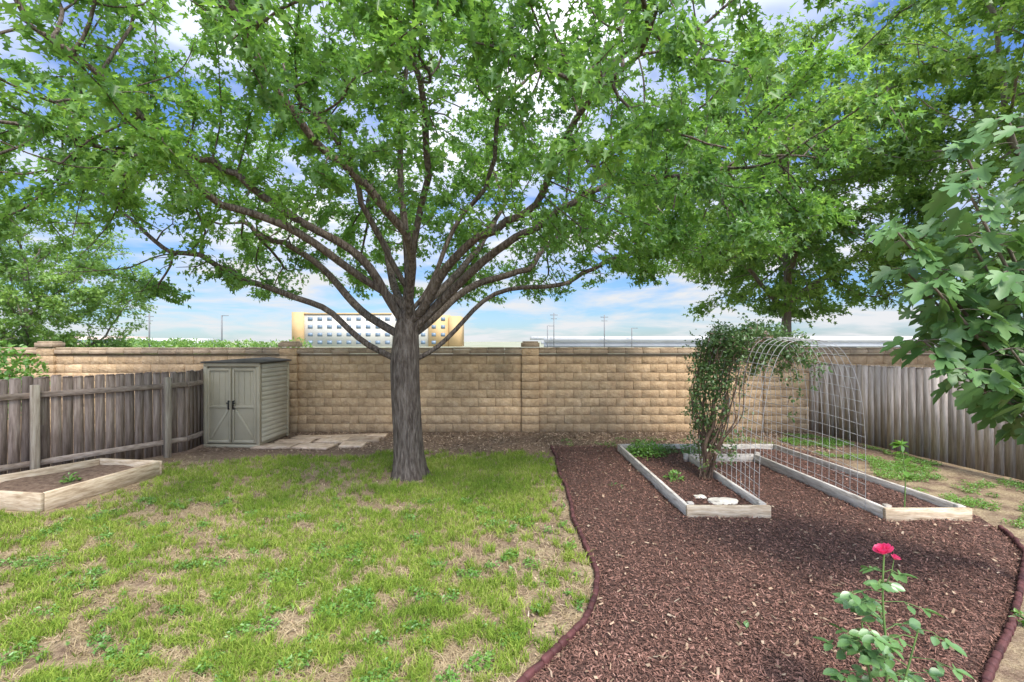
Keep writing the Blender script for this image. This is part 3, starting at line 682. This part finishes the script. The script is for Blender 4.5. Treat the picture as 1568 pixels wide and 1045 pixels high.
# ------------------------------------------------------------------ shed
shed=empty('storage_shed',(-5.66,9.78,0)); shed.rotation_euler=(0,0,math.radians(-3))
W,Dp,Hh=1.16,1.12,1.66
B=Boxes()
B.add((0,Dp/2+.02,Hh/2+.03),(W-.04,Dp-.04,Hh-.0))
B.make('body',M_shed,shed,bevel=.01)
B=Boxes()
for k in range(17):
    z=.10+k*.093
    for s in (-1,1): B.add((s*(W/2-.012),Dp/2+.02,z+.045),(.022,Dp-.12,.088),ry=s*-.10)
B.make('siding',M_shed_lit,shed,bevel=.003)
B=Boxes()
for s in (-1,1):
    B.add((s*(W/2-.03),.0,Hh/2+.03),(.075,.05,Hh)); B.add((s*(W/2-.01),Dp-.02,Hh/2+.03),(.05,.06,Hh))
    cxp=s*.262
    B.add((cxp,.012,Hh/2+.01),(.50,.03,Hh-.14))
    B.add((cxp+s*.222,-.014,Hh/2+.01),(.05,.026,Hh-.16)); B.add((cxp-s*.225,-.014,Hh/2+.01),(.04,.026,Hh-.16))
    for zz in (.12,.82,1.57): B.add((cxp,-.0125,zz),(.41,.024,.055))
    ang=math.atan2(.64,.40); B.add((cxp,-.010,.47),(.68,.019,.05),ry=-s*-ang)
    for px_ in (-.12,0,.12): B.add((cxp+px_,-.006,1.2),(.008,.01,.68))
B.add((0,.0,.03),(W,.06,.06)); B.add((0,.0,Hh+.01),(W,.06,.07))
B.make('door_frames',M_shed,shed,bevel=.005)
B=Boxes()
for s in (-1,1):
    B.add((s*.05,-.05,.86),(.022,.02,.17)); B.add((s*.05,-.03,.94),(.03,.05,.02)); B.add((s*.05,-.03,.78),(.03,.05,.02)); B.add((s*.075,-.05,.90),(.04,.018,.02))
B.make('handles',M_black,shed,bevel=.006,seg=2)
z0=Hh+.045; v=[(-W/2-.04,-.06,z0),(W/2+.04,-.06,z0),(W/2+.04,Dp+.06,z0),(-W/2-.04,Dp+.06,z0)]
V=v+[(a,b,c+.03) for a,b,c in v]+[(.12,-.03,z0+.085),(.12,Dp,z0+.085)]
mk('roof',V,[np.array([[0,1,5,4],[1,2,6,5],[2,3,7,6],[3,0,4,7],[3,2,1,0],[4,8,9,7],[5,6,9,8]]),np.array([[4,5,8],[6,7,9]])],M_roof,shed)

# flagstones
fs=Boxes()
pav=empty('flagstone_path')
for k,(a,b,w,h) in enumerate([(-4.75,9.75,.72,.45),(-4.0,9.8,.7,.5),(-3.3,9.95,.55,.45),(-4.6,10.25,.75,.42),(-3.85,10.35,.62,.42),(-3.2,10.48,.55,.5),(-4.4,10.7,.7,.35),(-3.65,10.82,.62,.35),(-3.05,10.9,.5,.3)]):
    jit=rng.normal(0,.05,(4,2))
    def md(v,jit=jit):
        v=v.copy(); 
        for q,(i,j) in enumerate([(0,4),(1,5),(2,6),(3,7)]): v[i,:2]+=jit[q]; v[j,:2]+=jit[q]
        return v
    fs.add((a,b,.022),(w*.97,h*.95,.045),rz=random.uniform(-.12,.12),rx=random.uniform(-.02,.02),mod=md)
fs.make('slabs',M_stone,pav,bevel=.01,seg=2)

# ------------------------------------------------------------------ background
hotel=empty('hotel_building'); D0=185.; B=Boxes()
def seg(x0,x1,y0,dp,z1,m): B.add(((x0+x1)/2,y0+dp/2,z1/2),(x1-x0,dp,z1),m=m)
seg(-84,-79.5,D0-.6,16,13.2,1); seg(-79.5,-46,D0,15,12.6,0); seg(-46,-32,D0+.8,15,13.0,0); seg(-32,-24,D0+.3,15,12.1,1); seg(-24,-19.8,D0-.5,15,11.7,1)
for r in range(4):
    zc=1.6+r*3.0
    for k in range(9): B.add((-77.2+k*3.7,D0-.02,zc),(1.8,.2,1.3),m=2)
    for k in range(4): B.add((-44+k*3.3,D0+.77,zc),(1.6,.2,1.3),m=2)
    for k in range(2): B.add((-30+k*3.6,D0+.27,zc),(1.6,.2,1.3),m=2)
B.add((-62.8,D0-.1,12.6),(33.6,.6,.5),m=1)
B.make('walls_and_windows',[M_white,M_tan,M_glass],hotel)
ov=empty('highway_overpass'); B=Boxes()
B.add((66,96,1.75),(120,9,.55),m=0); B.add((66,91.2,2.45),(120,.3,.8),m=0); B.add((66,91.45,1.25),(120,.5,.5),m=1)
B.add((70,130,2.9),(130,9,.9),m=0,rz=.02)
for k in range(9): B.add((12+k*13.5,96,.75),(1.4,5,1.5),m=1); B.add((12+k*15,130,1.2),(1.4,5,2.5),m=1)
B.make('deck_and_piers',[M_conc,M_conc2],ov)
lowb=empty('warehouse_building'); B=Boxes()
B.add((-104,122,1.5),(16,12,3.6),m=0); B.add((-86,120,1.3),(18,12,3.0),m=1); B.add((-104,116,2.1),(15,.2,.7),m=2); B.add((-86,114,1.9),(17,.2,.5),m=2)
B.make('walls',[M_pinkb,M_conc,M_glass],lowb)
for (px_,dd,hh,arm) in [(7.8,90,7.4,1),(17.2,90,7.0,1),(22.3,90,4.6,0),(6.6,90,5.0,0),(-48,80,6.4,0),(-60,80,6.6,1)]:
    e=empty('light_pole',(px_,dd,0)); B=Boxes(); B.add((0,0,hh/2),(.16,.16,hh)); 
    if arm: B.add((0,0,hh-.4),(1.4,.12,.12)); B.add((0,0,hh-1.1),(1.1,.1,.1))
    else: B.add((.5,0,hh-.05),(1.2,.12,.1))
    B.make('shaft_and_arms',M_pole,e)
nb=60; n=8000; cx_=rng.uniform(-74,-38,nb); cy_=rng.uniform(76,92,nb); cz_=.4+rng.uniform(0,1.0,nb); rr_=rng.uniform(.8,2.2,nb)
i=rng.integers(0,nb,n); p=rng.normal(0,1,(n,3)); p/=np.linalg.norm(p,axis=1)[:,None]
P=np.c_[cx_[i],cy_[i],cz_[i]]+p*np.c_[rr_[i]*1.2,rr_[i],np.full(n,1.15)]
leaves('distant_trees',P,rng.normal(0,1,(n,3)),rng.normal(0,1,(n,3)),.25+.35*rng.random(n),T_oval,M_leaf2)

# ------------------------------------------------------------------ world + sun
w=bpy.data.worlds.new('World'); sc.world=w; w.use_nodes=True; nt=w.node_tree; N=nt.nodes; L=nt.links; N.clear()
out=N.new('ShaderNodeOutputWorld'); bg=N.new('ShaderNodeBackground'); bg.inputs[1].default_value=.15
sky=N.new('ShaderNodeTexSky'); sky.sky_type='NISHITA'; sky.sun_disc=False
EL=math.radians(52); AZ=math.radians(155)
dirv=Vector((math.sin(AZ)*math.cos(EL),math.cos(AZ)*math.cos(EL),math.sin(EL)))
sky.sun_elevation=EL; sky.sun_rotation=AZ; sky.air_density=1.0; sky.dust_density=.2; sky.ozone_density=2
tc=N.new('ShaderNodeTexCoord'); sx=N.new('ShaderNodeSeparateXYZ'); L.new(tc.outputs['Generated'],sx.inputs[0])
ad=N.new('ShaderNodeMath'); ad.operation='ADD'; ad.inputs[1].default_value=.14; L.new(sx.outputs[2],ad.inputs[0])
mxm=N.new('ShaderNodeMath'); mxm.operation='MAXIMUM'; mxm.inputs[1].default_value=.05; L.new(ad.outputs[0],mxm.inputs[0])
dx=N.new('ShaderNodeMath'); dx.operation='DIVIDE'; dy=N.new('ShaderNodeMath'); dy.operation='DIVIDE'
L.new(sx.outputs[0],dx.inputs[0]); L.new(mxm.outputs[0],dx.inputs[1]); L.new(sx.outputs[1],dy.inputs[0]); L.new(mxm.outputs[0],dy.inputs[1])
cb=N.new('ShaderNodeCombineXYZ'); L.new(dx.outputs[0],cb.inputs[0]); L.new(dy.outputs[0],cb.inputs[1])
no=N.new('ShaderNodeTexNoise'); no.inputs['Scale'].default_value=1.0; no.inputs['Detail'].default_value=5; no.inputs['Roughness'].default_value=.58; no.inputs['Distortion'].default_value=.3
L.new(cb.outputs[0],no.inputs['Vector'])
rp=ramp(nt,[(.40,(0,0,0)),(.60,(1,1,1))]); L.new(no.outputs[0],rp.inputs[0])
gain=N.new('ShaderNodeMix'); gain.data_type='RGBA'; gain.blend_type='MULTIPLY'; gain.inputs[0].default_value=1; gain.inputs[7].default_value=(.50,.66,.92,1); L.new(sky.outputs[0],gain.inputs[6])
# deepen less overhead than at the horizon
gz=N.new('ShaderNodeMapRange'); gz.inputs[1].default_value=0; gz.inputs[2].default_value=.5; gz.inputs[3].default_value=.92; gz.inputs[4].default_value=1.7; L.new(sx.outputs[2],gz.inputs[0])
gs=N.new('ShaderNodeVectorMath'); gs.operation='SCALE'; L.new(gain.outputs[2],gs.inputs[0]); L.new(gz.outputs[0],gs.inputs['Scale'])
mx=N.new('ShaderNodeMix'); mx.data_type='RGBA'; L.new(rp.outputs[0],mx.inputs[0]); L.new(gs.outputs[0],mx.inputs[6])
hr=N.new('ShaderNodeMapRange'); hr.inputs[1].default_value=.12; hr.inputs[2].default_value=.7; hr.inputs[3].default_value=5.8; hr.inputs[4].default_value=14; L.new(sx.outputs[2],hr.inputs[0])
dt=N.new('ShaderNodeVectorMath'); dt.operation='DOT_PRODUCT'; L.new(tc.outputs['Generated'],dt.inputs[0]); dt.inputs[1].default_value=dirv
sg=N.new('ShaderNodeMapRange'); sg.inputs[1].default_value=.2; sg.inputs[2].default_value=1; sg.inputs[3].default_value=1; sg.inputs[4].default_value=2.5; L.new(dt.outputs['Value'],sg.inputs[0])
cc=N.new('ShaderNodeVectorMath'); cc.operation='SCALE'; cc.inputs[0].default_value=(.98,1.0,1.03); L.new(hr.outputs[0],cc.inputs['Scale']); L.new(cc.outputs[0],mx.inputs[7])
fin=N.new('ShaderNodeVectorMath'); fin.operation='SCALE'; L.new(mx.outputs[2],fin.inputs[0]); L.new(sg.outputs[0],fin.inputs['Scale'])
L.new(fin.outputs[0],bg.inputs[0]); L.new(bg.outputs[0],out.inputs[0])
sd=bpy.data.lights.new('sun','SUN'); sd.energy=4.5; sd.angle=math.radians(12); sd.color=(1,.94,.85)
so=bpy.data.objects.new('sun',sd); link(so)
so.rotation_euler=dirv.to_track_quat('Z','Y').to_euler(); so.location=dirv*30

cam=bpy.data.cameras.new('camera'); cam.lens=17.0; cam.sensor_width=36; cam.clip_end=3000; cam.clip_start=.05
co=bpy.data.objects.new('camera',cam); link(co); co.location=(0,0,2.15); co.rotation_euler=(math.pi/2,0,0)
sc.camera=co
sc.view_settings.view_transform='Standard'; sc.view_settings.look='None'; sc.view_settings.exposure=0
